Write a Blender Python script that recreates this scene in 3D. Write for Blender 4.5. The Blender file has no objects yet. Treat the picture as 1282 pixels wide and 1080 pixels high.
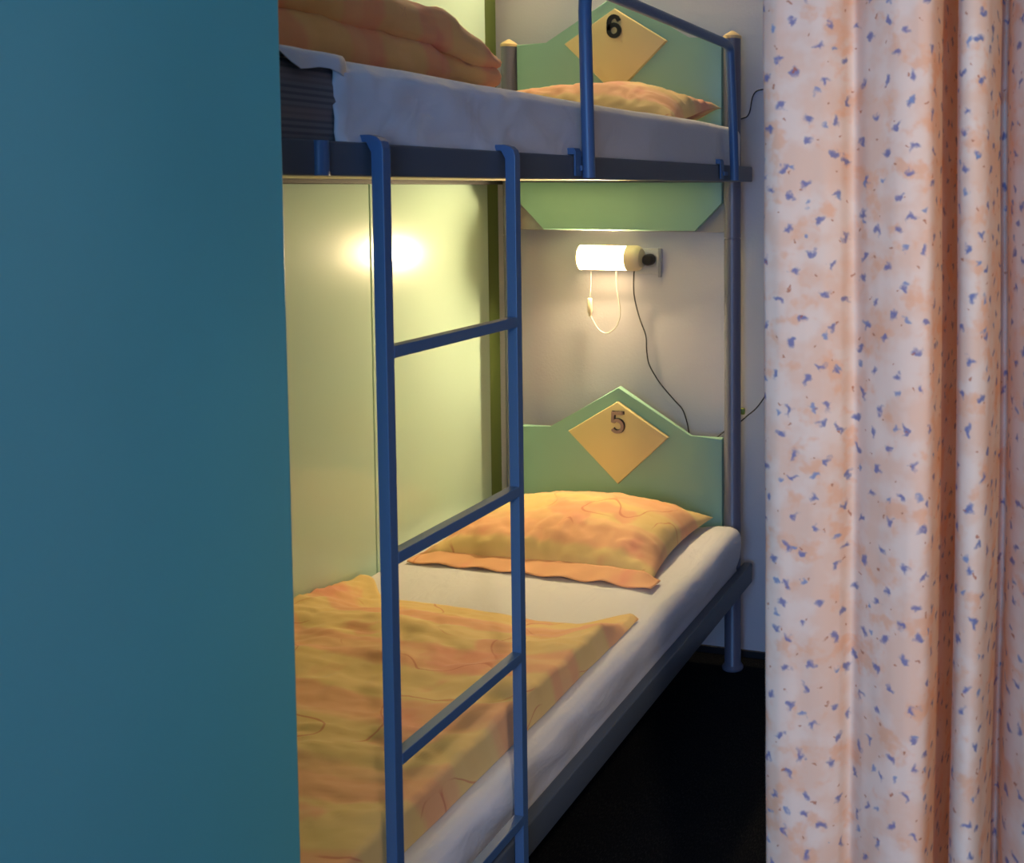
import bpy, bmesh, math, random
from mathutils import Vector, Matrix, noise
C = bpy.context.scene.collection
SC = bpy.context.scene
PI = math.pi

# ------------------------------------------------------------------ helpers
def fbm(x, y, z=0.0, o=4):
    return noise.fractal(Vector((x, y, z)), 1.0, 2.0, o)
def smooth(a, b, x):
    t = max(0.0, min(1.0, (x - a) / (b - a))); return t * t * (3 - 2 * t)

def tag(o, label=None, cat=None, group=None, kind=None):
    if label: o['label'] = label
    if cat: o['category'] = cat
    if group: o['group'] = group
    if kind: o['kind'] = kind
    return o
def empty(name, loc):
    o = bpy.data.objects.new(name, None); C.objects.link(o); o.location = loc
    o.empty_display_size = 0.05
    return o
def obj(name, bm, mat, parent=None, smoothf=False, auto=None):
    me = bpy.data.meshes.new(name)
    bmesh.ops.recalc_face_normals(bm, faces=bm.faces[:])
    bm.to_mesh(me); bm.free()
    if mat is not None:
        for m in (mat if isinstance(mat, (list, tuple)) else [mat]): me.materials.append(m)
    if smoothf:
        for p in me.polygons: p.use_smooth = True
    if auto is not None:
        try: me.set_sharp_from_angle(angle=math.radians(auto))
        except Exception: pass
        for p in me.polygons: p.use_smooth = True
    o = bpy.data.objects.new(name, me); C.objects.link(o)
    if parent is not None:
        o.parent = parent
        o.matrix_parent_inverse = Matrix.Translation(-Vector(world_loc(parent)))
    return o
def world_loc(o):
    v = Vector(o.location)
    return v
def box(bm, x0, x1, y0, y1, z0, z1, bev=0.0, seg=2):
    r = bmesh.ops.create_cube(bm, size=1.0)
    vs = r['verts']
    for v in vs:
        v.co = Vector(((x0 + x1) / 2 + v.co.x * (x1 - x0), (y0 + y1) / 2 + v.co.y * (y1 - y0), (z0 + z1) / 2 + v.co.z * (z1 - z0)))
    if bev > 0:
        es = list({e for v in vs for e in v.link_edges})
        bmesh.ops.bevel(bm, geom=es, offset=bev, segments=seg, profile=0.5, affect='EDGES')
    return bm
def lathe(bm, prof, c, axis='Z', n=28, cap=True):
    rings = []
    for (r, h) in prof:
        ring = []
        for k in range(n):
            a = 2 * PI * k / n
            if axis == 'Z': p = (c[0] + r * math.cos(a), c[1] + r * math.sin(a), c[2] + h)
            elif axis == 'X': p = (c[0] + h, c[1] + r * math.cos(a), c[2] + r * math.sin(a))
            else: p = (c[0] + r * math.cos(a), c[1] + h, c[2] + r * math.sin(a))
            ring.append(bm.verts.new(p))
        rings.append(ring)
    for i in range(len(rings) - 1):
        for k in range(n):
            bm.faces.new((rings[i][k], rings[i][(k + 1) % n], rings[i + 1][(k + 1) % n], rings[i + 1][k]))
    if cap:
        bm.faces.new(rings[0]); bm.faces.new(rings[-1])
    return bm
def catmull(pts, sub=8):
    pts = [Vector(p) for p in pts]
    if len(pts) < 3: return pts
    P = [pts[0] * 2 - pts[1]] + pts + [pts[-1] * 2 - pts[-2]]
    out = []
    for i in range(1, len(P) - 2):
        for k in range(sub):
            t = k / sub
            a, b, c, d = P[i - 1], P[i], P[i + 1], P[i + 2]
            out.append(0.5 * ((2 * b) + (c - a) * t + (2 * a - 5 * b + 4 * c - d) * t * t + (3 * b - a - 3 * c + d) * t ** 3))
    out.append(pts[-1])
    return out
def tube(bm, pts, r, n=10):
    pts = [Vector(p) for p in pts]
    prev = None; rings = []
    up = Vector((0, 0, 1))
    for i, p in enumerate(pts):
        d = (pts[min(i + 1, len(pts) - 1)] - pts[max(i - 1, 0)]).normalized()
        if prev is None:
            a = up if abs(d.dot(up)) < 0.9 else Vector((1, 0, 0))
            u = d.cross(a).normalized()
        else:
            u = (prev - d * prev.dot(d)).normalized()
        prev = u; w = d.cross(u)
        rings.append([bm.verts.new(p + r * (math.cos(2 * PI * k / n) * u + math.sin(2 * PI * k / n) * w)) for k in range(n)])
    for i in range(len(rings) - 1):
        for k in range(n):
            bm.faces.new((rings[i][k], rings[i][(k + 1) % n], rings[i + 1][(k + 1) % n], rings[i + 1][k]))
    bm.faces.new(rings[0]); bm.faces.new(rings[-1])
    return bm
def prism_y(bm, poly, y0, y1, bev=0.0, seg=2):
    """polygon in x,z extruded along y; the front (y0) outline is bevelled"""
    a = [bm.verts.new((x, y0, z)) for x, z in poly]
    b = [bm.verts.new((x, y1, z)) for x, z in poly]
    f = bm.faces.new(a); bm.faces.new(b)
    n = len(poly)
    for i in range(n): bm.faces.new((a[i], a[(i + 1) % n], b[(i + 1) % n], b[i]))
    if bev > 0: bmesh.ops.bevel(bm, geom=list(f.edges), offset=bev, segments=seg, profile=0.5, affect='EDGES')
    return bm
def soft_box(bm, x0, x1, y0, y1, z0, z1, r, res, disp=None):
    """box with rounded edges, finely gridded, each point moved by disp(co, normal)"""
    cache = {}
    lo = Vector((x0, y0, z0)); hi = Vector((x1, y1, z1))
    def cuts(a, b):
        n = max(2, int((b - a) / res)); s = [a + (b - a) * i / n for i in range(n + 1)]
        extra = [a + r * k / 4 for k in range(5)] + [b - r * k / 4 for k in range(5)]
        s = [v for v in s if a + r < v < b - r] + extra
        return sorted(set(round(v, 5) for v in s))
    cs = [cuts(lo[i], hi[i]) for i in range(3)]
    def vert(p):
        k = tuple(round(c, 5) for c in p)
        if k in cache: return cache[k]
        q = Vector(p)
        inner = Vector([min(max(q[i], lo[i] + r), hi[i] - r) for i in range(3)])
        d = q - inner
        nrm = d.normalized() if d.length > 1e-9 else Vector((0, 0, 1))
        # spread arc points evenly
        comp = [abs(c) > 1e-9 for c in d]
        if sum(comp) > 1:
            dd = Vector([math.tan((abs(c) / r) * PI / 4) * (1 if c > 0 else -1) if abs(c) > 0 else 0 for c in d])
            nrm = dd.normalized()
        q2 = inner + nrm * r
        if disp: q2 = disp(q2, nrm)
        v = bm.verts.new(q2); cache[k] = v
        return v
    for ax in range(3):
        b, c = [(1, 2), (0, 2), (0, 1)][ax]
        for side in (lo[ax], hi[ax]):
            for i in range(len(cs[b]) - 1):
                for j in range(len(cs[c]) - 1):
                    q = []
                    for (ii, jj) in ((i, j), (i + 1, j), (i + 1, j + 1), (i, j + 1)):
                        p = [0, 0, 0]; p[ax] = side; p[b] = cs[b][ii]; p[c] = cs[c][jj]
                        q.append(vert(p))
                    if len(set(q)) == 4: bm.faces.new(q)
    return bm

# ------------------------------------------------------------------ materials
def mat(name, col, rough=0.5, metal=0.0, spec=0.5, bump=None, coat=0.0, vary=None):
    m = bpy.data.materials.new(name); m.use_nodes = True
    nt = m.node_tree; b = nt.nodes['Principled BSDF']
    b.inputs['Base Color'].default_value = (*col, 1); b.inputs['Roughness'].default_value = rough
    b.inputs['Metallic'].default_value = metal; b.inputs['Specular IOR Level'].default_value = spec
    b.inputs['Coat Weight'].default_value = coat
    tc = nt.nodes.new('ShaderNodeTexCoord')
    if vary:
        sc, amt = vary
        n = nt.nodes.new('ShaderNodeTexNoise'); n.inputs['Scale'].default_value = sc; n.inputs['Detail'].default_value = 4
        nt.links.new(tc.outputs['Object'], n.inputs['Vector'])
        r = nt.nodes.new('ShaderNodeValToRGB')
        r.color_ramp.elements[0].position = .3; r.color_ramp.elements[1].position = .7
        r.color_ramp.elements[0].color = (*[c * (1 - amt) for c in col], 1)
        r.color_ramp.elements[1].color = (*[min(1, c * (1 + amt)) for c in col], 1)
        nt.links.new(n.outputs['Fac'], r.inputs['Fac']); nt.links.new(r.outputs['Color'], b.inputs['Base Color'])
    if bump:
        sc, st, dist = bump
        n = nt.nodes.new('ShaderNodeTexNoise'); n.inputs['Scale'].default_value = sc; n.inputs['Detail'].default_value = 3
        nt.links.new(tc.outputs['Object'], n.inputs['Vector'])
        bp = nt.nodes.new('ShaderNodeBump'); bp.inputs['Strength'].default_value = st; bp.inputs['Distance'].default_value = dist
        nt.links.new(n.outputs['Fac'], bp.inputs['Height']); nt.links.new(bp.outputs['Normal'], b.inputs['Normal'])
    return m
class NT:
    """small node builder"""
    def __init__(s, m): s.nt = m.node_tree; s.N = s.nt.nodes; s.L = s.nt.links
    def n(s, t, **kw):
        x = s.N.new(t)
        for k, v in kw.items(): setattr(x, k, v)
        return x
    def val(s, sock, v):
        if isinstance(v, bpy.types.NodeSocket): s.L.new(v, sock)
        else: sock.default_value = v
    def math(s, op, a, b=None, clamp=False):
        x = s.n('ShaderNodeMath', operation=op); x.use_clamp = clamp
        s.val(x.inputs[0], a)
        if b is not None: s.val(x.inputs[1], b)
        return x.outputs[0]
    def mapr(s, v, a, b, c=0.0, d=1.0, smooth=True):
        x = s.n('ShaderNodeMapRange'); x.interpolation_type = 'SMOOTHSTEP' if smooth else 'LINEAR'
        s.val(x.inputs[0], v); x.inputs[1].default_value = a; x.inputs[2].default_value = b
        x.inputs[3].default_value = c; x.inputs[4].default_value = d
        return x.outputs[0]
    def mix(s, f, a, b):
        x = s.n('ShaderNodeMix', data_type='RGBA')
        s.val(x.inputs[0], f)
        s.val(x.inputs[6], a if isinstance(a, bpy.types.NodeSocket) else (*a, 1))
        s.val(x.inputs[7], b if isinstance(b, bpy.types.NodeSocket) else (*b, 1))
        return x.outputs[2]
    def noise(s, vec, scale, detail=3, rough=.5, dist=0.0):
        x = s.n('ShaderNodeTexNoise'); s.L.new(vec, x.inputs['Vector'])
        x.inputs['Scale'].default_value = scale; x.inputs['Detail'].default_value = detail
        x.inputs['Roughness'].default_value = rough; x.inputs['Distortion'].default_value = dist
        return x
    def mapping(s, vec, scale=(1, 1, 1), loc=(0, 0, 0), rot=(0, 0, 0)):
        x = s.n('ShaderNodeMapping'); s.L.new(vec, x.inputs[0])
        x.inputs['Scale'].default_value = scale; x.inputs['Location'].default_value = loc; x.inputs['Rotation'].default_value = rot
        return x.outputs[0]

def bedding_mat(name, seed, bright=1.0, tint=(1, 1, 1)):
    """yellow-orange printed cotton: salmon bands, thin drawn loops and sprigs (uses UV in metres)"""
    m = bpy.data.materials.new(name); m.use_nodes = True
    g = NT(m); b = g.N['Principled BSDF']
    b.inputs['Roughness'].default_value = .75; b.inputs['Specular IOR Level'].default_value = .25
    b.inputs['Sheen Weight'].default_value = .15
    uv = g.n('ShaderNodeUVMap').outputs[0]
    off = g.mapping(uv, loc=(seed * 3.1, seed * 1.7, 0))
    sep = g.n('ShaderNodeSeparateXYZ'); g.L.new(off, sep.inputs[0])
    wob = g.noise(off, 2.2, 2).outputs[0]
    # bands across the v direction, softly wavering
    vv = g.math('ADD', sep.outputs[1], g.math('MULTIPLY', wob, .10))
    w = g.math('SINE', g.math('MULTIPLY', vv, 2 * PI / .235))
    w2 = g.math('SINE', g.math('MULTIPLY', vv, 2 * PI / .145))
    yellow = (.80 * bright, .56 * bright, .22 * bright); salmon = (.82 * bright, .43 * bright, .21 * bright)
    pale = (.86 * bright, .60 * bright, .26 * bright); pink = (.80 * bright, .28 * bright, .19 * bright)
    yellow, salmon, pale, pink = [tuple(a * b for a, b in zip(q, tint)) for q in (yellow, salmon, pale, pink)]
    c = g.mix(g.mapr(w, -.15, .45), yellow, salmon)
    c = g.mix(g.mapr(w2, .35, .9, 0, .35), c, pale)
    pn = g.noise(off, 5.5, 3).outputs[0]
    c = g.mix(g.mapr(pn, .56, .66, 0, .55), c, pink)
    # thin drawn curls: contour lines of a smooth noise, in patches
    cn = g.noise(off, 7.0, 0).outputs[0]
    line = g.mapr(g.math('ABSOLUTE', g.math('SUBTRACT', cn, .5)), .004, .011, 1, 0)
    patch = g.mapr(g.noise(off, 4.2, 1).outputs[0], .50, .56)
    c = g.mix(g.math('MULTIPLY', g.math('MULTIPLY', line, patch), .6), c, (.62 * bright, .17 * bright, .09 * bright))
    # sprig heads: petals round scattered centres
    vo = g.n('ShaderNodeTexVoronoi'); vo.inputs['Scale'].default_value = 5.0; vo.inputs['Randomness'].default_value = .8
    g.L.new(off, vo.inputs['Vector'])
    d = g.n('ShaderNodeVectorMath', operation='SUBTRACT'); g.L.new(off, d.inputs[0])
    pos = g.n('ShaderNodeVectorMath', operation='SCALE'); g.L.new(vo.outputs['Position'], pos.inputs[0]); pos.inputs['Scale'].default_value = 1.0
    g.L.new(pos.outputs[0], d.inputs[1])
    s2 = g.n('ShaderNodeSeparateXYZ'); g.L.new(d.outputs[0], s2.inputs[0])
    ang = g.math('ARCTAN2', s2.outputs[1], s2.outputs[0])
    ln = g.n('ShaderNodeVectorMath', operation='LENGTH'); g.L.new(d.outputs[0], ln.inputs[0])
    rr = g.math('ADD', .026, g.math('MULTIPLY', g.math('COSINE', g.math('MULTIPLY', ang, 5.0)), .016))
    pet = g.mapr(g.math('ABSOLUTE', g.math('SUBTRACT', ln.outputs['Value'], rr)), .0010, .0028, 1, 0)
    sel = g.n('ShaderNodeSeparateColor'); g.L.new(vo.outputs['Color'], sel.inputs[0])
    pet = g.math('MULTIPLY', pet, g.mapr(sel.outputs[0], .45, .5))
    c = g.mix(g.math('MULTIPLY', pet, .45), c, (.66 * bright, .20 * bright, .12 * bright))
    g.L.new(c, b.inputs['Base Color'])
    fine = g.noise(uv, 900, 2)
    bp = g.n('ShaderNodeBump'); bp.inputs['Strength'].default_value = .15; bp.inputs['Distance'].default_value = .001
    g.L.new(fine.outputs[0], bp.inputs['Height']); g.L.new(bp.outputs[0], b.inputs['Normal'])
    return m

M = {}
M['wall'] = mat('off_white_wall_paint', (.64, .61, .63), .75, bump=(140, .25, .002))
M['room'] = mat('room_wall_paint', (.22, .24, .28), .85)
M['leftwall'] = mat('olive_green_wall_paint', (.085, .125, .025), .6)
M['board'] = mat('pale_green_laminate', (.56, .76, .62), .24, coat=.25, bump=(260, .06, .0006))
M['mint'] = mat('mint_green_board', (.27, .49, .37), .42, bump=(220, .10, .0006))
M['teal'] = mat('teal_laminate', (.16, .50, .42), .32, bump=(420, .10, .0004), vary=(2.5, .05))
M['steel'] = mat('blue_painted_steel', (.07, .145, .28), .36, spec=.6, bump=(90, .05, .0005))
M['post'] = mat('grey_blue_painted_steel', (.15, .15, .20), .36, spec=.6)
M['rail'] = mat('slate_blue_painted_steel', (.085, .105, .13), .42, bump=(90, .06, .0005))
M['cap'] = mat('cream_plastic', (.72, .55, .27), .45)
M['ply'] = mat('cream_bed_board', (.70, .64, .44), .55, vary=(6, .06))
M['yellow'] = mat('yellow_board', (.72, .59, .27), .45, bump=(200, .08, .0005))
M['dark_num'] = mat('black_plastic', (.012, .011, .012), .35)
M['grey_num'] = mat('mauve_grey_plastic', (.36, .25, .20), .35)
M['lampshell'] = mat('cream_lamp_plastic', (.78, .66, .44), .45)
M['white_plastic'] = mat('white_plastic', (.74, .70, .62), .4)
M['socket'] = mat('socket_plastic', (.62, .60, .58), .4)
M['blackrub'] = mat('black_rubber', (.012, .010, .012), .45)
M['skirt'] = mat('black_skirting', (.010, .010, .012), .6)
M['ceil'] = mat('ceiling_paint', (.7, .7, .7), .9)
M['tagmat'] = mat('green_tag_plastic', (.30, .36, .04), .5)

def sheet_mat():
    m = mat('white_cotton_sheet', (.77, .75, .75), .8, spec=.2)
    g = NT(m); b = g.N['Principled BSDF']
    tc = g.n('ShaderNodeTexCoord').outputs['Object']
    f = g.noise(g.mapping(tc, scale=(1, 1, 1)), 700, 2).outputs[0]
    c = g.noise(g.mapping(tc, scale=(1, .6, 1), rot=(.5, 0, 0)), 13, 3, .55, .6).outputs[0]
    h = g.math('ADD', g.math('MULTIPLY', f, .02), c)
    bp = g.n('ShaderNodeBump'); bp.inputs['Strength'].default_value = .35; bp.inputs['Distance'].default_value = .006
    bp.inputs['Distance'].default_value = .009; bp.inputs['Strength'].default_value = .6
    g.L.new(h, bp.inputs['Height']); g.L.new(bp.outputs[0], b.inputs['Normal'])
    b.inputs['Sheen Weight'].default_value = .1
    return m
M['sheet'] = sheet_mat()

def ticking_mat():
    m = mat('grey_striped_ticking', (.1, .1, .11), .85)
    g = NT(m); b = g.N['Principled BSDF']
    tc = g.n('ShaderNodeTexCoord').outputs['Object']
    sp = g.n('ShaderNodeSeparateXYZ'); g.L.new(tc, sp.inputs[0])
    w = g.math('SINE', g.math('MULTIPLY', sp.outputs[2], 2 * PI / .0085))
    w2 = g.math('SINE', g.math('MULTIPLY', sp.outputs[2], 2 * PI / .047))
    c = g.mix(g.mapr(w, -.2, .6), (.20, .19, .19), (.125, .12, .125))
    c = g.mix(g.mapr(w2, .1, .8, 0, .6), c, (.24, .19, .17))
    g.L.new(c, b.inputs['Base Color'])
    return m
M['ticking'] = ticking_mat()

def carpet_mat():
    m = mat('black_carpet', (.02, .02, .02), .95, spec=.1)
    g = NT(m); b = g.N['Principled BSDF']
    tc = g.n('ShaderNodeTexCoord').outputs['Object']
    v = g.mapping(tc, scale=(1, .28, 1), rot=(0, 0, .5))
    n = g.noise(v, 330, 3, .7).outputs[0]
    n2 = g.noise(tc, 9, 2).outputs[0]
    c = g.mix(g.mapr(n, .45, .72), (.004, .0045, .006), (.026, .026, .022))
    c = g.mix(g.mapr(n2, .3, .7, 0, .4), c, (.004, .005, .007))
    g.L.new(c, b.inputs['Base Color'])
    bp = g.n('ShaderNodeBump'); bp.inputs['Strength'].default_value = .8; bp.inputs['Distance'].default_value = .003
    g.L.new(n, bp.inputs['Height']); g.L.new(bp.outputs[0], b.inputs['Normal'])
    return m
M['carpet'] = carpet_mat()

def curtain_mat():
    m = bpy.data.materials.new('peach_print_curtain_cotton'); m.use_nodes = True
    g = NT(m); b = g.N['Principled BSDF']; out = g.N['Material Output']
    b.inputs['Roughness'].default_value = .85; b.inputs['Specular IOR Level'].default_value = .15
    uv = g.n('ShaderNodeUVMap').outputs[0]
    n1 = g.noise(uv, 16, 3, .55).outputs[0]
    n2 = g.noise(g.mapping(uv, loc=(5, 3, 0)), 22, 3, .6).outputs[0]
    c = g.mix(g.mapr(n1, .40, .60), (.84, .60, .43), (.86, .71, .56))
    c = g.mix(g.mapr(n2, .52, .66, 0, .75), c, (.86, .47, .27))
    def marks(scale, loc, rot, r, lo, hi, col, base, sel=None, amt=.9, stretch=1.5):
        wv = g.noise(uv, scale * 3.2, 2)
        wob = g.n('ShaderNodeVectorMath', operation='SCALE'); g.L.new(wv.outputs['Color'], wob.inputs[0]); wob.inputs['Scale'].default_value = .019
        ad = g.n('ShaderNodeVectorMath', operation='ADD'); g.L.new(uv, ad.inputs[0]); g.L.new(wob.outputs[0], ad.inputs[1])
        mp = g.mapping(ad.outputs[0], loc=loc, rot=(0, 0, rot))
        vo = g.n('ShaderNodeTexVoronoi'); vo.inputs['Scale'].default_value = scale; vo.inputs['Randomness'].default_value = .55
        g.L.new(mp, vo.inputs['Vector'])
        # direction of the mark differs from cell to cell
        d = g.n('ShaderNodeVectorMath', operation='SUBTRACT'); g.L.new(mp, d.inputs[0]); g.L.new(vo.outputs['Position'], d.inputs[1])
        cs = g.n('ShaderNodeSeparateColor'); g.L.new(vo.outputs['Color'], cs.inputs[0])
        ang = g.math('MULTIPLY', cs.outputs[0], 6.28)
        vr = g.n('ShaderNodeVectorRotate', rotation_type='Z_AXIS'); g.L.new(d.outputs[0], vr.inputs['Vector']); g.L.new(ang, vr.inputs['Angle'])
        sp = g.n('ShaderNodeSeparateXYZ'); g.L.new(vr.outputs[0], sp.inputs[0])
        ex = g.math('ABSOLUTE', sp.outputs[0]); 
        # bent petal pair: y offset grows with |x|
        ey = g.math('SUBTRACT', sp.outputs[1], g.math('MULTIPLY', ex, .40))
        q = g.math('SQRT', g.math('ADD', g.math('POWER', g.math('DIVIDE', ex, stretch), 2.0), g.math('POWER', g.math('ABSOLUTE', ey), 2.0)))
        f = g.mapr(q, r * .35, r * 1.45, amt, 0)
        if sel is not None: f = g.math('MULTIPLY', f, g.mapr(cs.outputs[1], sel, sel + .02))
        return g.mix(f, base, col)
    c = marks(27, (0, 0, 0), .5, .0038, 0, 0, (.07, .18, .38), c, stretch=1.6)
    c = marks(24, (.013, .021, 0), -.2, .0032, 0, 0, (.14, .30, .48), c, sel=.6, stretch=1.3)
    c = marks(25, (.4, .17, 0), 1.0, .0017, 0, 0, (.42, .12, .06), c, amt=.8, stretch=1.0)
    g.L.new(c, b.inputs['Base Color'])
    fine = g.noise(g.mapping(uv, scale=(1, .3, 1)), 1400, 2)
    bp = g.n('ShaderNodeBump'); bp.inputs['Strength'].default_value = .12; bp.inputs['Distance'].default_value = .001
    g.L.new(fine.outputs[0], bp.inputs['Height']); g.L.new(bp.outputs[0], b.inputs['Normal'])
    tr = g.n('ShaderNodeBsdfTranslucent'); 
    warm = g.mix(.8, c, (.80, .28, .10)); g.L.new(warm, tr.inputs['Color'])
    mx = g.n('ShaderNodeMixShader'); mx.inputs[0].default_value = .27
    g.L.new(b.outputs[0], mx.inputs[1]); g.L.new(tr.outputs[0], mx.inputs[2]); g.L.new(mx.outputs[0], out.inputs['Surface'])
    return m
M['curtain'] = curtain_mat()

def emit_mat(name, col, strength):
    m = bpy.data.materials.new(name); m.use_nodes = True
    nt = m.node_tree; nt.nodes.clear()
    e = nt.nodes.new('ShaderNodeEmission'); e.inputs[0].default_value = (*col, 1); e.inputs[1].default_value = strength
    o = nt.nodes.new('ShaderNodeOutputMaterial'); nt.links.new(e.outputs[0], o.inputs[0])
    return m
LAMP_COL = (1.0, .80, .50)
M['bulb'] = emit_mat('lit_bulb', LAMP_COL, 1200)
def diffuser_mat():
    m = bpy.data.materials.new('lit_clear_diffuser'); m.use_nodes = True
    nt = m.node_tree; nt.nodes.clear()
    e = nt.nodes.new('ShaderNodeEmission'); e.inputs[0].default_value = (1, .78, .46, 1); e.inputs[1].default_value = 6
    t = nt.nodes.new('ShaderNodeBsdfTransparent'); t.inputs[0].default_value = (1, .97, .92, 1)
    a = nt.nodes.new('ShaderNodeAddShader'); o = nt.nodes.new('ShaderNodeOutputMaterial')
    nt.links.new(e.outputs[0], a.inputs[0]); nt.links.new(t.outputs[0], a.inputs[1]); nt.links.new(a.outputs[0], o.inputs[0])
    return m
M['diffuser'] = diffuser_mat()
M['bed_low'] = bedding_mat('orange_printed_cotton_duvet', 1.0, bright=1.12)
M['bed_pil'] = bedding_mat('orange_printed_cotton_pillow', 2.3, bright=1.05)
M['bed_roll'] = bedding_mat('orange_printed_cotton_folded_duvet', 3.7, bright=1.15, tint=(1.05, .80, .62))
M['bed_pil6'] = bedding_mat('orange_printed_cotton_top_pillow', 5.2)

# ------------------------------------------------------------------ the room
WY = .09        # back wall
LX = -.824      # left wall plane
RX = 1.90; FY = -5.0; H = 2.75
def struct(name, bm, m, **k):
    o = obj(name, bm, m, **k); o['kind'] = 'structure'; return o
struct('floor', box(bmesh.new(), LX - .1, RX + .1, FY - .1, WY + .1, -.1, 0), M['carpet'])
struct('ceiling', box(bmesh.new(), LX - .1, RX + .1, FY - .1, WY + .1, H, H + .1), M['ceil'])
struct('wall_back', box(bmesh.new(), LX - .1, RX + .1, WY, WY + .1, 0, H), M['wall'])
struct('wall_left', box(bmesh.new(), LX - .1, LX, FY, WY, 0, H), M['leftwall'])
struct('wall_right', box(bmesh.new(), RX, RX + .1, FY, WY, 0, H), M['room'])
# front wall with the window opening behind the camera
WX0, WX1, WZ0, WZ1 = .05, 1.80, .75, 2.25
bm = bmesh.new()
box(bm, LX - .1, WX0, FY - .1, FY, 0, H); box(bm, WX1, RX + .1, FY - .1, FY, 0, H)
box(bm, WX0, WX1, FY - .1, FY, 0, WZ0); box(bm, WX0, WX1, FY - .1, FY, WZ1, H)
struct('wall_front', bm, M['room'])
bm = bmesh.new()
for a in ((WX0, WX0 + .05, WZ0, WZ1), (WX1 - .05, WX1, WZ0, WZ1), (WX0, WX1, WZ0, WZ0 + .05), (WX0, WX1, WZ1 - .05, WZ1), (.90, .95, WZ0, WZ1)):
    box(bm, a[0], a[1], FY - .08, FY - .03, a[2], a[3])
struct('window_1', bm, M['white_plastic'])
struct('baseboard_back', box(bmesh.new(), -.80, RX, WY - .008, WY, 0, .024, .002), M['skirt'])
# laminate boards on the left wall; the vertical joint shows through the ladder
PX = -.818
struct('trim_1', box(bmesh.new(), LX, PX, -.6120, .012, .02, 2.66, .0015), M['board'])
struct('trim_2', box(bmesh.new(), LX, PX, -2.09, -.6170, .02, 2.66, .0015), M['board'])

# ------------------------------------------------------------------ bunk bed
bed = tag(empty('bunk_bed', (-.35, -1.0, 0)), 'blue-grey metal bunk bed with two mint green headboards numbered 5 and 6', 'bunk bed')
PRX, PLX, PR = .029, -.726, .026
YF = -2.11
RZ_U = (1.528, 1.575); RZ_L = (.270, .333)
for (x, y) in ((PRX, 0), (PLX, 0), (PRX - .01, YF), (PLX, YF)):
    bm = bmesh.new()
    lathe(bm, [(.033, 0), (.034, .006), (.029, .014), (PR, .018), (PR, 1.352), (PR - .0018, 1.353), (PR - .0018, 1.357), (PR, 1.358), (PR, 1.965)], (x, y, 0))
    p = obj('post', bm, M['post'], bed, auto=40)
    bm = bmesh.new()
    lathe(bm, [(PR + .002, 1.962), (PR + .002, 1.970), (PR * .8, 1.976), (.004, 1.986)], (x, y, 0))
    tag(obj('post_cap', bm, M['cap'], p, auto=50), 'cream domed cap')
def side_rail(x0, x1, z):
    bm = bmesh.new(); box(bm, x0, x1, -2.13, .031, z[0], z[1], .004, 3)
    return bm
for z in (RZ_U, RZ_L):
    obj('side_rail', side_rail(.056, .084, z), M['rail'], bed, auto=40)
    obj('side_rail', side_rail(-.772, -.752, (z[0] - .009, z[1])), M['skirt'], bed, auto=40)['label'] = 'black wall-side rail'
    for y in (0, YF):
        bm = bmesh.new(); box(bm, PLX, PRX, y - .012, y + .012, z[0] - .002, z[1] - .012, .003)
        obj('end_rail', bm, M['rail'], bed, auto=40)
    bm = bmesh.new(); box(bm, -.751, .055, -2.095, -.03, z[0] + .004, z[0] + .016, .002)
    obj('bed_base', bm, M['ply'], bed)
# pressed lug on the upper rail close to the wardrobe
bm = bmesh.new(); lathe(bm, [(.012, 0), (.0125, .002), (.0125, .044), (.012, .046)], (.082, -1.974, 1.5285))
tag(obj('rail_lug', bm, M['steel'], bed, auto=40), 'rounded bright blue lug')

# headboards: clipped-corner board with a gable top; kite plaque; number
def numeral(bm, path, w, y0, y1, dx=0.0, dz=0.0, mi=0):
    """flat stroke of width w along a path in x,z, from depth y0 (front) to y1"""
    P = [Vector((p[0] + dx, 0, p[1] + dz)) for p in path]
    L_, R_ = [], []
    for i, p in enumerate(P):
        d0 = (P[i] - P[i - 1]).normalized() if i else (P[1] - P[0]).normalized()
        d1 = (P[i + 1] - P[i]).normalized() if i < len(P) - 1 else d0
        t = (d0 + d1).normalized(); n = Vector((-t.z, 0, t.x)); k = w / 2 / max(.5, n.dot(Vector((-d0.z, 0, d0.x))))
        L_.append(p + n * k); R_.append(p - n * k)
    rows = [[bm.verts.new((q.x, y, q.z)) for q in side] for side, y in ((L_, y0), (R_, y0), (R_, y1), (L_, y1))]
    for q in range(4):
        A, B = rows[q], rows[(q + 1) % 4]
        for i in range(len(P) - 1):
            f = bm.faces.new((A[i], A[i + 1], B[i + 1], B[i])); f.material_index = mi
    for i in (0, -1):
        f = bm.faces.new([rows[q][i] for q in range(4)]); f.material_index = mi
def path5(cx, cz):
    a = [(.0165, .0255), (.0165, .0300), (-.0130, .0300), (-.0145, .0015), (-.0135, .0010)]
    pts = a[:3] + [(-.0140, .0040)]
    for k in range(17):
        t = math.radians(128 - k * 278 / 16)
        pts.append((.0005 + .0185 * math.cos(t), -.0115 + .0185 * math.sin(t)))
    return [(cx + x, cz + z) for x, z in pts]
def path6(cx, cz):
    pts = [(.0165, .0170)]
    for k in range(1, 9):
        t = math.radians(35 + k * 145 / 8); pts.append((.0005 + .0178 * math.cos(t), .0115 + .0190 * math.sin(t)))
    pts.append((-.0178, -.001))
    for k in range(0, 21):
        t = math.radians(180 + k * 360 / 20); pts.append((.0000 + .0178 * math.cos(t), -.0125 + .0175 * math.sin(t)))
    return [(cx + x, cz + z) for x, z in pts]
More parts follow.
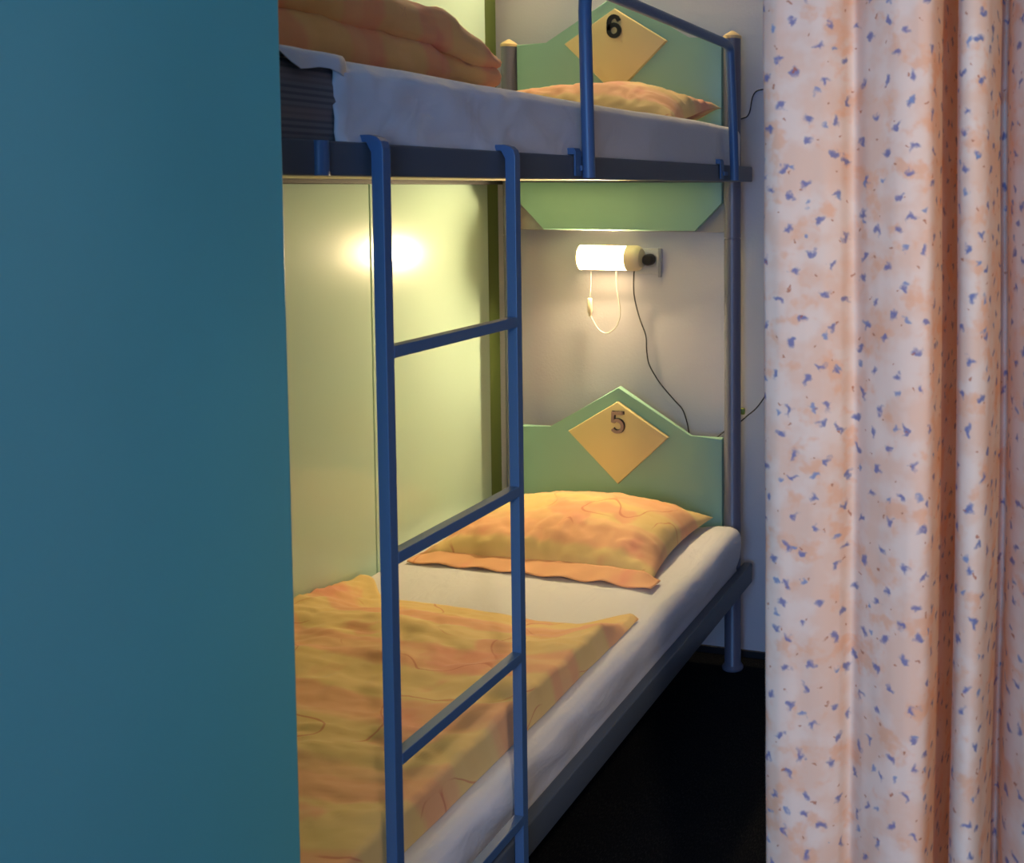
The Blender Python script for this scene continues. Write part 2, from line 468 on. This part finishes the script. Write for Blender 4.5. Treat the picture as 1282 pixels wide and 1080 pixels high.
def headboard(zs, name_num):
    L, Rr = -.6945, -.003
    cx = (L + Rr) / 2
    poly = [(L, zs), (L + .105, zs), (cx, zs + .145), (Rr - .105, zs), (Rr, zs), (Rr, zs - .504), (Rr - .088, zs - .591), (L + .088, zs - .591), (L, zs - .504)]
    bm = bmesh.new(); prism_y(bm, poly, -.009, .011, .003)
    hb = obj('headboard', bm, M['mint'], bed, auto=35)
    zc = zs - .005
    kite = [(cx, zs + .0996), (cx + .1724, zc), (cx, zs - .1665), (cx - .1724, zc)]
    bm = bmesh.new(); prism_y(bm, kite, -.023, -.009, .005)
    pl = obj('plaque', bm, M['yellow'], hb, auto=35); pl['label'] = 'yellow kite-shaped plaque'
    xx, zz = cx + .001, zs + .034
    bm = bmesh.new()
    if name_num == '6':
        numeral(bm, path6(xx, zz + .009), .0128, -.0305, -.0228)
        n = obj('number', bm, [M['dark_num']], hb); n['label'] = 'black number 6'
    else:
        numeral(bm, path5(xx, zz), .0125, -.0262, -.0226, .0018, .0010, 0)
        numeral(bm, path5(xx, zz), .0098, -.0300, -.0228, 0, 0, 1)
        n = obj('number', bm, [M['dark_num'], M['grey_num']], hb); n['label'] = 'grey number 5 with black outline'
    return hb
bm = bmesh.new(); box(bm, -.752, .004, .020, .034, 1.372, 1.545, .001)  # added plate: its grey stands in for the shaded wall behind the headboard
bb = obj('shade_plate', bm, mat('shade_grey', (.34, .33, .30), .6), bed); bb['label'] = 'added grey plate standing in for shade behind the upper headboard'
hb6 = headboard(1.967, '6'); hb6['label'] = 'upper mint headboard numbered 6'
hb5 = headboard(.731, '5'); hb5['label'] = 'lower mint headboard numbered 5'

# ------------------------------------------------------------------ ladder hooked over the upper rail
lad = tag(empty('bunk_ladder', (.10, -1.69, 0)), 'blue square-tube ladder with slim rungs hooked on the upper bunk rail', 'ladder')
XL = .112; T = .0175
def kids(o, parent_empty): o.matrix_parent_inverse = Matrix.Translation(-Vector(parent_empty.location)); return o
for y0 in (-1.880, -1.5075):
    bm = bmesh.new()
    # side profile in x,z : upright, bent over the rail, short lip behind
    prof_o = [(XL, 0.0), (XL, 1.568), (XL - .003, 1.577), (XL - .010, 1.583), (XL - .022, 1.586), (.052, 1.586), (.052, 1.560)]
    prof_i = [(.0555, 1.560), (.0555, 1.577), (.086, 1.577), (XL - T, 1.562), (XL - T, 0.0)]
    poly = prof_o + prof_i
    prism_y(bm, poly, y0, y0 + T, .0009, 2)
    s = obj('stile', bm, M['steel'], lad)
for k, z in enumerate((1.271, .9735, .676, .3785, .081)):
    bm = bmesh.new(); box(bm, XL - T - .001, XL + .0005, -1.8625, -1.5075, z, z + .0175, .0012, 2)
    obj('rung', bm, M['steel'], lad)

# ------------------------------------------------------------------ guard rail on the upper bunk
gr = tag(empty('guard_rail', (.10, -.70, 1.5)), 'blue tubular guard rail clipped on the head half of the upper bunk', 'guard rail')
bm = bmesh.new()
pts = [(.099, -1.182, 1.532), (.0995, -1.190, 1.70), (.10, -1.197, 1.86), (.10, -1.190, 1.893), (.10, -1.160, 1.910), (.10, -1.12, 1.912),
       (.10, -.75, 1.911), (.10, -.33, 1.910), (.10, -.275, 1.909), (.10, -.252, 1.898), (.10, -.246, 1.875), (.1, -.22, 1.70), (.10, -.203, 1.532)]
tube(bm, [pts[0], pts[1]] + catmull(pts[2:6], 5) + catmull(pts[7:11], 5) + [pts[11], pts[12]], .0132, 16)
obj('tube_frame', bm, M['steel'], gr, auto=50)
for y in (-1.222, -.298):
    bm = bmesh.new()
    prof = [(.0895, 1.535), (.0895, 1.583), (.0855, 1.590), (.062, 1.590), (.052, 1.588), (.052, 1.560), (.0555, 1.560), (.0555, 1.5775), (.0856, 1.5775), (.0856, 1.535)]
    prism_y(bm, prof, y, y + .026, .0)
    obj('hook', bm, M['steel'], gr)
    bm = bmesh.new(); box(bm, .0895, .094, y + .018, y + .05, 1.545, 1.556, .001)
    obj('hook_tab', bm, M['steel'], gr)

# ------------------------------------------------------------------ mattresses and sheets
def wrinkle_sheet(top, seed, amp, hookfolds=False):
    def d(p, n):
        a = amp * fbm(p.x * 5 + seed, p.y * 2.6, p.z * 5, 4)
        if n.x > .5:            # outer side: slanting drag folds
            a += amp * 1.1 * math.sin((p.y * .9 + p.z * 1.6) * 34 + 2 * fbm(p.y * 3, p.z * 3, seed)) * smooth(-.6, -1.4, p.y) * smooth(top - .0, top - .06, p.z)
            if hookfolds:
                for (hy, s) in ((-1.87, 1), (-1.50, .8)):
                    dy = p.y - hy; dz = p.z - 1.59
                    r = math.hypot(dy, dz)
                    ang = math.atan2(dz, dy)
                    a += .006 * s * math.sin(ang * 9 + seed) * math.exp(-r / .11) * smooth(0, .03, r)
        if n.z > .5:
            a -= .004 * smooth(-.3, -.9, p.y) * (0.5 + .5 * math.sin(p.x * 4))
        return p + n * a
    return d
MXL, MXR = -.812, .071
for (z0, zt, up) in ((.286, .452, False), (1.5445, 1.688, True)):
    bm = bmesh.new(); soft_box(bm, MXL + .006, MXR - (.005 if up else .040), -2.085, -.045, z0, zt - .006, .028, .12)
    m = obj('mattress', bm, M['ticking'], None, smoothf=True)
    if up: tag(m, 'upper bunk mattress with bare grey striped end beside the teal wardrobe', 'mattress')
    else: tag(m, 'lower bunk mattress under the white sheet', 'mattress')
# lower sheet
bm = bmesh.new()
wr = wrinkle_sheet(.452, 3.0, .0045)
def low_d(p, n):
    q = wr(p, n)
    # plump corner at the head end
    k = smooth(-.42, -.12, p.y) * smooth(-.18, .02, p.x)
    q.z += .020 * k * smooth(.36, .44, p.z)
    q.x += .004 * k * (1 if n.x > .4 else 0)
    if n.x > .5: q.x = min(q.x, .0545) if p.z < .335 else q.x - .016 * smooth(.40, .335, p.z)
    return q
soft_box(bm, MXL, MXR, -2.09, -.037, .282, .452, .036, .022, low_d)
tag(obj('bed_sheet', bm, M['sheet'], None, smoothf=True), 'white sheet on the lower bunk below pillow and spread duvet', 'sheet')
# upper sheet, open towards the foot
bm = bmesh.new()
wr2 = wrinkle_sheet(1.69, 8.0, .003, True)
soft_box(bm, MXL, MXR + .002, -1.938, -.037, 1.5462, 1.691, .030, .02, wr2)
# the foot face of the box is removed: the sheet is a sleeve there
rem = [f for f in bm.faces if f.calc_center_median().y < -1.925]
bmesh.ops.delete(bm, geom=rem, context='FACES')
# loose top flap running on towards the foot and turned down a little at the edge
rows = []
for i in range(10):
    y = -1.905 - .17 * i / 9
    row = []
    for j in range(40):
        u = j / 39
        if u < .72:
            x = MXL + .03 + (MXR - .02 - (MXL + .03)) * u / .72; z = 1.6935 + .0015 * fbm(x * 9, y * 9, 2)
        else:
            s = (u - .72) / .28
            dz = .040 * (1 if y < -1.925 else 1)
            x = MXR - .02 + .025 * math.sin(min(1, s * 1.6) * PI / 2) + .002 * math.sin(y * 90)
            lim = .030 + .012 * math.sin((y + 1.9) * 30)
            z = 1.6935 - .004 * s - lim * smooth(.3, 1, s) * (1 - smooth(-1.985, -2.05, y))
        row.append(bm.verts.new((x, y, z)))
    rows.append(row)
for i in range(9):
    for j in range(39): bm.faces.new((rows[i][j], rows[i][j + 1], rows[i + 1][j + 1], rows[i + 1][j]))
o = tag(obj('bed_sheet', bm, M['sheet'], None, smoothf=True), 'white sheet on the upper bunk mattress, ending short of its bare foot end', 'sheet')
sm = o.modifiers.new('thickness', 'SOLIDIFY'); sm.thickness = .0012; sm.offset = 0

# ------------------------------------------------------------------ cloth grids
def grid_obj(name, nu, nv, fn, m, closed_bottom=None, uvfn=None):
    """fn(u,v)->Vector top ; closed_bottom(u,v)->Vector"""
    bm = bmesh.new(); uvl = bm.loops.layers.uv.new('UVMap')
    def layer(f):
        g = [[bm.verts.new(f(i / nu, j / nv)) for j in range(nv + 1)] for i in range(nu + 1)]
        return g
    T_ = layer(fn); info = {}
    for i in range(nu + 1):
        for j in range(nv + 1): info[T_[i][j]] = (i / nu, j / nv)
    for i in range(nu):
        for j in range(nv): bm.faces.new((T_[i][j], T_[i + 1][j], T_[i + 1][j + 1], T_[i][j + 1]))
    if closed_bottom:
        B = layer(closed_bottom)
        for i in range(nu + 1):
            for j in range(nv + 1): info[B[i][j]] = (i / nu, j / nv)
        for i in range(nu):
            for j in range(nv): bm.faces.new((B[i][j], B[i][j + 1], B[i + 1][j + 1], B[i + 1][j]))
        rim = [(i, 0) for i in range(nu)] + [(nu, j) for j in range(nv)] + [(i, nv) for i in range(nu, 0, -1)] + [(0, j) for j in range(nv, 0, -1)]
        for k in range(len(rim)):
            a, b = rim[k], rim[(k + 1) % len(rim)]
            bm.faces.new((T_[a[0]][a[1]], T_[b[0]][b[1]], B[b[0]][b[1]], B[a[0]][a[1]]))
    for f in bm.faces:
        for l in f.loops: l[uvl].uv = uvfn(*info[l.vert])
    return obj(name, bm, m, None, smoothf=True)

# lower duvet, spread flat; far hem across the bed, outer edge falls to the sheet
def hemY(x):
    y = -.842 + .012 * math.sin(x * 9) + .008 * fbm(x * 6, 1.3)
    y += .075 * smooth(-.10, .012, x) + .15 * smooth(-.62, -.80, x)
    return y
ZB = .4535
def duvet_top(u, v):
    # u: across from the wall (0) to the outer foot of the side fall (1)
    us = .86
    x0, xc = -.812, .002
    if u < us: x = x0 + (xc - x0) * (u / us); s = 0
    else: x = xc; s = (u - us) / (1 - us)
    hy = hemY(x if s == 0 else xc + .01)
    y = -2.088 + (hy + 2.088) * v
    dist = hy - y
    th = .010 + .047 * smooth(0, .24, dist) 
    th *= 1 - .25 * smooth(-.55, -.812, x)
    wr = .010 * fbm(x * 3.1 + 5, y * 9.0, .4, 4) + .006 * fbm(x * 9, y * 22 + 3 * fbm(x * 3, y * 3), 2.2, 3)
    # long soft creases leaning across the bed
    cr = math.sin((y * 1.0 + x * .28) * 52 + 5.0 * fbm(x * 2.2, y * 2.2, 7.1)); wr += .0032 * cr * smooth(.02, .2, dist) * smooth(1.1, .2, dist)
    wr += .006 * math.exp(-((x + .33) / .10) ** 2 - ((y + 1.12) / .05) ** 2)
    wr -= .008 * math.exp(-((x + .60) / .07) ** 2 - ((y + 1.48) / .06) ** 2)
    z = ZB + th + wr * smooth(0, .05, dist)
    z += .002 * smooth(.08, .0, dist) * smooth(-.14, .0, x)                 # lifted corner tip
    z += .030 * smooth(-.72, -.812, x) * smooth(.5, .05, dist) * 0
    if s > 0:
        zt = z
        x = xc + .006 * smooth(0, .18, s) + .019 * s
        z = zt - (zt - ZB - .0006) * (s ** 1.12)
        x += .0025 * fbm(y * 6, z * 20, 1) * s
    return Vector((x, y, z))
def duvet_bot(u, v):
    p = duvet_top(u, v); p.z = ZB + .0002
    return p
def duvet_uv(u, v):
    return (u * .92, v * 1.25)
o = grid_obj('duvet', 110, 150, duvet_top, M['bed_low'], duvet_bot, duvet_uv)
tag(o, 'orange and yellow printed duvet spread flat over the lower bunk', 'duvet')

def pillow(name, c, T0, m, seed, flange=0.0, dz=None, uvs=(.72, .46)):
    """c: four base corners (near-left, near-right, far-right, far-left)"""
    c = [Vector(p) for p in c]
    def base(u, v):
        a = c[0].lerp(c[1], u); b = c[3].lerp(c[2], u)
        p = a.lerp(b, v)
        # edges curve in between pointed corners
        ctr = (c[0] + c[1] + c[2] + c[3]) / 4
        eu = abs(2 * u - 1); ev = abs(2 * v - 1)
        pull = .075 * (eu ** 6) * (1 - ev ** 2) + .05 * (ev ** 6) * (1 - eu ** 2)
        return p + (Vector((ctr.x, ctr.y, p.z)) - p) * pull
    def thick(u, v):
        eu = abs(2 * u - 1); ev = abs(2 * v - 1)
        t = max(0, 1 - eu ** 2.6) ** .55 * max(0, 1 - ev ** 2.4) ** .6
        return t
    def top(u, v):
        p = base(u, v); t = thick(u, v)
        eu = abs(2 * u - 1); ev = abs(2 * v - 1)
        w = .012 * fbm(u * 3 + seed, v * 3, 1, 3) * t + .0045 * math.sin(u * 58 + 7 * fbm(u * 5, v * 4 + seed, 2)) * smooth(.42, .14, v) * smooth(0, .1, v) * t
        rim = (eu ** 4 + ev ** 4) * min(1, t * 2.5)
        w += .0085 * rim * math.sin(v * 34 * (1 if eu > ev else .2) + u * 46 * (1 if ev >= eu else .15) + 4 * fbm(u * 6 + seed, v * 6, 0)) * .5
        w += .004 * fbm(u * 14 + seed, v * 9, 3, 3) * min(1, t * 2)
        p.z += T0 * .80 * t + w + .0012
        if dz: p.z += dz(u, v)
        return p
    def bot(u, v):
        p = base(u, v); t = thick(u, v); p.z -= T0 * .20 * t * 0 + .0
        if dz: p.z += dz(u, v)
        return p
    o = grid_obj(name, 84, 60, top, m, bot, lambda u, v: (u * uvs[0], v * uvs[1]))
    return o
# lower pillow, its back edge propped on headboard 5
pc = [(-.748, -.520, .462), (-.030, -.525, .460), (-.015, -.062, .496), (-.690, -.060, .480)]
def pdz(u, v): return .012 * smooth(.5, 0, abs(u - .5) * 2) * v + .004 * math.sin(u * 7) * (1 - v)
p5 = pillow('pillow', pc, .135, M['bed_pil'], 1.7, dz=pdz)
tag(p5, 'orange printed pillow propped against headboard 5 on the lower bunk', 'pillow')
# the open flap of the pillowcase lying along the near edge, a part of the pillow
def flap_top(u, v):
    x = -.752 + .742 * u; y0 = -.528 + .010 * math.sin(u * 5) - .012 * u; wdt = .038 + .010 * math.sin(u * 4.2 + .8) + .010 * smooth(.8, 1, u)
    y = y0 + .03 - (wdt + .03) * v
    z = .4625 + .020 * (1 - v) ** 1.3 * smooth(0, .1, u) * smooth(1, .93, u) + .0035 * math.sin(u * 37 + v * 3) * v + .006 * math.exp(-((u - .80) / .03) ** 2) * (1 - abs(v - .5))
    return Vector((x, y, z))
fl = grid_obj('pillowcase_flap', 90, 10, flap_top, M['bed_pil'], lambda u, v: flap_top(u, v) - Vector((0, 0, .0025)), lambda u, v: (u * .72, -.04 * v + .10))
fl.parent = p5
# upper pillow
pc6 = [(-.640, -.50, 1.696), (.016, -.48, 1.696), (.022, -.085, 1.712), (-.60, -.075, 1.700)]
def pdz6(u, v): return .034 * smooth(.86, 1, u) * smooth(.3, 1, v)
p6 = pillow('pillow', pc6, .135, M['bed_pil6'], 4.4, dz=pdz6)
tag(p6, 'orange printed pillow in front of headboard 6 on the upper bunk', 'pillow')

# folded duvet on the foot half of the upper bunk: two thick layers
def fold_disp(seed, z0, z1, sag):
    def d(p, n):
        a = .012 * fbm(p.x * 5 + seed, p.y * 5.5, p.z * 6, 3) + .008 * fbm(p.x * 13, p.y * 14 + seed, p.z * 16, 3)
        if n.x > .3: a += .005 * math.sin(p.y * 21 + seed + 2 * fbm(p.y * 4, p.z * 9, seed))
        q = p + n * a
        q.x += .028 * math.sin((p.y + 2.0) * 5 + seed) * .4
        q.z = max(q.z, z0 - .004)
        k = smooth(-1.46, -1.24, p.y)
        q.z -= sag * k * smooth(z0, z1, p.z)
        return q
    return d
bm = bmesh.new(); uvl = bm.loops.layers.uv.new('UVMap')
soft_box(bm, -.70, -.035, -2.07, -1.255, 1.6985, 1.766, .031, .022, fold_disp(2.0, 1.6985, 1.766, .016))
n0 = len(bm.verts)
soft_box(bm, -.70, -.040, -2.07, -1.235, 1.760, 1.833, .034, .022, fold_disp(6.0, 1.757, 1.832, .030))
bm.verts.ensure_lookup_table()
# the upper layer droops over the far end and the two layers meet in a pinched end
for v in bm.verts[n0:]:
    k = smooth(-1.56, -1.225, v.co.y)
    v.co.z -= .026 * k
for f in bm.faces:
    for l in f.loops:
        c = l.vert.co
        l[uvl].uv = (c.x + (c.z - 1.7) * 1.0, c.y * 1.15 + c.z * .35)
tag(obj('duvet', bm, M['bed_roll'], None, smoothf=True), 'orange printed duvet folded in thick layers at the foot of the upper bunk', 'duvet')

# ------------------------------------------------------------------ reading lamps
def lamp(zc, label):
    c = Vector((-.396, .047, zc))
    L = tag(empty('reading_lamp', (c.x, WY, zc)), label, 'lamp')
    inv = Matrix.Translation(-Vector(L.location))
    R = .0405; x0, x1 = -.105, .060         # diffuser span relative to the centre
    def half(bm, a0, a1, xa, xb, r, thick=.0022, n=20):
        ri = r - thick
        pr = []
        for k in range(n + 1):
            a = a0 + (a1 - a0) * k / n
            pr.append((math.cos(a), math.sin(a)))
        rows = [[], [], [], []]
        for cy, sz in pr:
            for q, (rr, xx) in enumerate(((r, xa), (r, xb), (ri, xb), (ri, xa))):
                rows[q].append(bm.verts.new((c.x + xx, c.y + rr * cy, c.z + rr * sz)))
        for q in range(4):
            A, B = rows[q], rows[(q + 1) % 4]
            for k in range(n): bm.faces.new((A[k], A[k + 1], B[k + 1], B[k]))
        bm.faces.new([rows[q][0] for q in range(4)]); bm.faces.new([rows[q][n] for q in range(4)])
    # opaque back half with the wall foot and the left end plate
    bm = bmesh.new()
    half(bm, -PI * .46, PI * .56, x0, x1, R)
    box(bm, c.x + x0 + .02, c.x + x1 + .02, c.y + R * .8, WY - .001, c.z - .024, c.z + .024, .002)
    lathe(bm, [(R * .6, x0 - .006), (R * .93, x0 - .004), (R + .0005, x0 - .001), (R + .0005, x0 + .002)], c, 'X', 32)
    h = obj('housing', bm, M['lampshell'], L, auto=40); h.matrix_parent_inverse = inv
    bm = bmesh.new()
    half(bm, PI * .56, PI * 1.54, x0 + .002, x1, R - .0008, .0012)
    d = obj('diffuser', bm, M['diffuser'], L, smoothf=True); d.matrix_parent_inverse = inv; d['label'] = 'glowing clear cover'
    bm = bmesh.new()
    lathe(bm, [(.004, -.042), (.0125, -.038), (.0135, -.028), (.0135, .020)], (c.x - .026, c.y + .004, c.z), 'X', 20)
    b_ = obj('bulb', bm, M['bulb'], L, smoothf=True); b_.matrix_parent_inverse = inv; b_['label'] = 'glowing bulb'
    bm = bmesh.new()
    lathe(bm, [(R + .0005, x1 - .001), (R + .001, x1 + .028), (R * .95, x1 + .038), (R * .75, x1 + .046)], c, 'X', 32)
    e = obj('end_cap', bm, M['lampshell'], L, auto=40); e.matrix_parent_inverse = inv; e['label'] = 'cream end cap'
    # switch cord: loops down from the housing and ends in a rocker switch hung on a thin thread
    dz = zc - 1.284
    pts = [(-.384, .060, 1.246), (-.384, .062, 1.19), (-.376, .063, 1.14), (-.373, .063, 1.097), (-.383, .063, 1.066), (-.400, .063, 1.046), (-.424, .063, 1.036), (-.447, .063, 1.046), (-.466, .063, 1.072), (-.478, .063, 1.094)]
    bm = bmesh.new(); tube(bm, catmull([(a, b, z + dz) for a, b, z in pts], 6), .0022, 8)
    s = obj('switch_cord', bm, M['white_plastic'], L, smoothf=True); s.matrix_parent_inverse = inv
    bm = bmesh.new(); box(bm, -.4855, -.4715, .055, .069, 1.100 + dz, 1.150 + dz, .004, 3)
    lathe(bm, [(.0045, 1.090 + dz), (.006, 1.101 + dz)], (-.4785, .062, 0), 'Z', 14)
    s = obj('cord_switch', bm, M['lampshell'], L, auto=40); s.matrix_parent_inverse = inv
    bm = bmesh.new(); tube(bm, [(-.4725, .060, 1.250 + dz), (-.4735, .061, 1.20 + dz), (-.4785, .062, 1.149 + dz)], .0009, 6)
    s = obj('thread', bm, M['white_plastic'], L); s.matrix_parent_inverse = inv
    return L
lamp(1.284, 'lit cream tube reading lamp on the wall above headboard 5')
lamp(2.520, 'lit cream tube reading lamp high on the wall above headboard 6')

# ------------------------------------------------------------------ wall socket, plug and cables
so = tag(empty('wall_socket', (-.27, WY, 1.273)), 'pale square wall socket to the right of the lower reading lamp', 'socket')
bm = bmesh.new(); box(bm, -.322, -.234, WY - .011, WY, 1.232, 1.314, .003)
obj('socket_plate', bm, M['socket'], so, auto=40)
bm = bmesh.new(); box(bm, -.2455, -.2335, WY - .017, WY - .010, 1.222, 1.316, .002)
obj('edge_strip', bm, mat('grey_socket_strip', (.30, .30, .33), .4), so, auto=40)
bm = bmesh.new(); lathe(bm, [(.022, 0), (.0205, .002), (.019, -.0015)], (-.272, WY - .011, 1.276), 'Y', 24)
obj('socket_ring', bm, M['socket'], so)
pg = empty('power_cable', (-.27, WY - .02, 1.277))
tag(pg, 'black plug and thin black cable running from the wall socket down behind headboard 5', 'cable')
bm = bmesh.new()
lathe(bm, [(.0185, WY - .012), (.0185, WY - .040), (.015, WY - .046)], (-.272, 0, 1.279), 'Y', 24)
box(bm, -.312, -.270, WY - .040, WY - .024, 1.269, 1.285, .005, 3)
q = obj('plug', bm, M['blackrub'], pg, auto=40)
cb = [(-.308, .058, 1.277), (-.316, .058, 1.262), (-.323, .060, 1.225), (-.327, .072, 1.161), (-.312, .078, 1.09), (-.291, .080, 1.032), (-.288, .080, .985), (-.281, .080, .941), (-.258, .080, .90), (-.231, .080, .865),
      (-.190, .078, .823), (-.163, .072, .799), (-.146, .064, .765), (-.133, .050, .728), (-.128, .030, .690), (-.110, .026, .672), (-.075, .026, .680), (-.045, .030, .712), (-.020, .045, .736), (.005, .060, .752),
      (.030, .068, .768), (.055, .074, .790), (.080, .080, .812), (.103, .082, .842), (.119, .083, .872), (.116, .083, .905), (.122, .084, .940), (.131, .084, .972), (.155, .086, 1.01), (.22, .0875, 1.10), (.27, .0875, 1.28), (.285, .0875, 1.50), (.26, .0875, 1.72), (.20, .0878, 1.805), (.15, .0878, 1.822), (.117, .0878, 1.817), (.086, .0878, 1.813), (.072, .0878, 1.802), (.065, .0878, 1.783), (.059, .0878, 1.750), (.050, .0878, 1.733), (.038, .0878, 1.728), (.020, .0878, 1.722)]
bm = bmesh.new(); tube(bm, catmull(cb, 5), .0021, 8)
obj('cable', bm, M['blackrub'], pg, smoothf=True)
bm = bmesh.new()
box(bm, .0395, .0585, .026, .040, .802, .822, .003)
t_ = obj('cable_tie', bm, M['tagmat'], pg, auto=40); t_['label'] = 'yellow-green clip'
for o_ in (q,): pass

# ------------------------------------------------------------------ wardrobe at the foot of the bunk
bm = bmesh.new()
box(bm, LX + .002, .158, -2.80, -2.135, .03, 2.30, .002)
box(bm, LX + .02, .140, -2.78, -2.15, 0, .03)
tag(obj('wardrobe', bm, M['teal'], None), 'tall plain teal wardrobe standing across the foot of the bunk bed', 'wardrobe')

# ------------------------------------------------------------------ curtain
CY = -1.90
XE = .668
prof = [(XE + .004, .010), (XE, .002), (.672, -.006), (.690, -.014), (.715, -.017), (.742, -.014), (.758, -.002), (.766, .010), (.773, .012), (.786, .002), (.806, -.012), (.828, -.024), (.850, -.027), (.868, -.018),
        (.873, .012), (.875, .060), (.883, .118), (.891, .110), (.896, .020), (.902, -.012), (.912, -.024), (.924, -.024), (.934, -.010), (.939, .022), (.944, .066), (.952, .070), (.962, .030), (.980, .004), (1.000, -.014), (1.02, -.018),
        (1.04, .0), (1.05, .04), (1.06, .04), (1.075, -.01), (1.10, -.03), (1.13, -.02), (1.145, .02), (1.16, .04), (1.18, .0), (1.21, -.025), (1.24, -.02), (1.26, .02), (1.275, .04), (1.29, .01), (1.32, -.02), (1.36, -.02), (1.38, .02), (1.41, .03), (1.44, -.01), (1.48, -.02)]
pp = catmull([(a, b, 0) for a, b in prof], 5)
arc = [0.0]
for i in range(1, len(pp)): arc.append(arc[-1] + (pp[i] - pp[i - 1]).length)
bm = bmesh.new(); uvl = bm.loops.layers.uv.new('UVMap')
NZ = 70; ZC = 2.62
vs = []
for i, p in enumerate(pp):
    col = []
    for k in range(NZ + 1):
        z = .012 + (ZC - .012) * k / NZ
        h = 1 - z / ZC
        w = .5 + .55 * h
        sway = .010 * math.sin(z * 1.7 + p.x * 7) + .006 * fbm(p.x * 4, z * 1.1, 3, 2)
        depth = p.y * (1.55 if p.y > 0 else 1.1) * (.85 + .25 * fbm(p.x * 8, z * .9, 5, 2) + .15 * h)
        xx = p.x + (.010 * (1.25 - z) * .4 * (1 - smooth(.67, .75, p.x))) + sway * smooth(.69, .80, p.x)
        # the dark fold leans to the left downward and the next one to the right
        xx += -.012 * (1.2 - z) * math.exp(-((p.x - .95) / .03) ** 2) - .006 * (1.2 - z) * math.exp(-((p.x - .885) / .03) ** 2) + .006 * (1.2 - z) * math.exp(-((p.x - .765) / .03) ** 2)
        col.append(bm.verts.new((xx, CY + depth + .004 * fbm(p.x * 20, z * 6, 9, 3), z)))
    vs.append(col)
for i in range(len(pp) - 1):
    for k in range(NZ):
        f = bm.faces.new((vs[i][k], vs[i + 1][k], vs[i + 1][k + 1], vs[i][k + 1]))
        for l, (a, b) in zip(f.loops, ((i, k), (i + 1, k), (i + 1, k + 1), (i, k + 1))):
            l[uvl].uv = (arc[a], (ZC) * b / NZ)
cur = empty('curtain', (1.07, CY, 0))
tag(cur, 'peach curtain printed with small blue flowers hanging in folds at the right', 'curtain')
cl = obj('curtain_cloth', bm, M['curtain'], cur, smoothf=True)
bm = bmesh.new(); tube(bm, [(.60, CY, 2.635), (RX - .002, CY, 2.635)], .013, 14)
obj('curtain_rod', bm, M['white_plastic'], cur, auto=40)

# ------------------------------------------------------------------ lights
SC.world = bpy.data.worlds.new('World'); SC.world.use_nodes = True
bg = SC.world.node_tree.nodes['Background']; bg.inputs[0].default_value = (.22, .46, 1.0, 1); bg.inputs[1].default_value = .7
def area(name, loc, rot, sx, sy, col, e):
    l = bpy.data.lights.new(name, 'AREA'); l.shape = 'RECTANGLE'; l.size = sx; l.size_y = sy; l.color = col; l.energy = e
    o = bpy.data.objects.new(name, l); C.objects.link(o); o.location = loc; o.rotation_euler = rot
    return o
# daylight coming through the window in the front wall
area('window_daylight', ((WX0 + WX1) / 2, FY - .01, (WZ0 + WZ1) / 2), (PI / 2, 0, 0), WX1 - WX0, WZ1 - WZ0, (.21, .47, 1.0), 62)
# added unseen spot that warms the curtain, with a faint spill beyond it
sl = bpy.data.lights.new('curtain_fill_spot', 'SPOT'); sl.energy = 165; sl.color = (1.0, .80, .55); sl.spot_size = math.radians(48); sl.spot_blend = 1.0; sl.shadow_soft_size = .06
so_ = bpy.data.objects.new('curtain_fill_spot', sl); C.objects.link(so_); so_.location = (1.70, -3.9, 2.55)
dv = Vector((1.08, -1.90, 1.15)) - Vector(so_.location); so_.rotation_euler = dv.to_track_quat('-Z', 'Y').to_euler()

# ------------------------------------------------------------------ camera
cam = bpy.data.cameras.new('camera'); co = bpy.data.objects.new('camera', cam); C.objects.link(co); SC.camera = co
yaw, pitch, roll = .27172, .06189, .00143
f = Vector((-math.sin(yaw) * math.cos(pitch), math.cos(yaw) * math.cos(pitch), -math.sin(pitch)))
r = Vector((math.cos(yaw), math.sin(yaw), 0)); u = r.cross(f)
r2 = r * math.cos(roll) + u * math.sin(roll); u2 = -r * math.sin(roll) + u * math.cos(roll)
mw = Matrix((r2, u2, -f)).transposed().to_4x4(); mw.translation = Vector((1.0337, -3.19747, 1.5155))
co.matrix_world = mw
cam.sensor_width = 36; cam.lens = 1364.9 * 36 / 1282; cam.shift_x = (641 - 961.6) / 1282; cam.shift_y = (317.47 - 540) / 1282
cam.clip_start = .02
cam.dof.use_dof = True; cam.dof.focus_distance = 2.3; cam.dof.aperture_fstop = 9

vs_ = SC.view_settings; vs_.view_transform = 'Standard'; vs_.look = 'None'; vs_.gamma = 1; vs_.exposure = 0
vs_.use_curve_mapping = False
SC.cycles.use_denoising = True
SC.cycles.max_bounces = 10; SC.cycles.diffuse_bounces = 5; SC.cycles.transparent_max_bounces = 12
SC.cycles.sample_clamp_indirect = 6
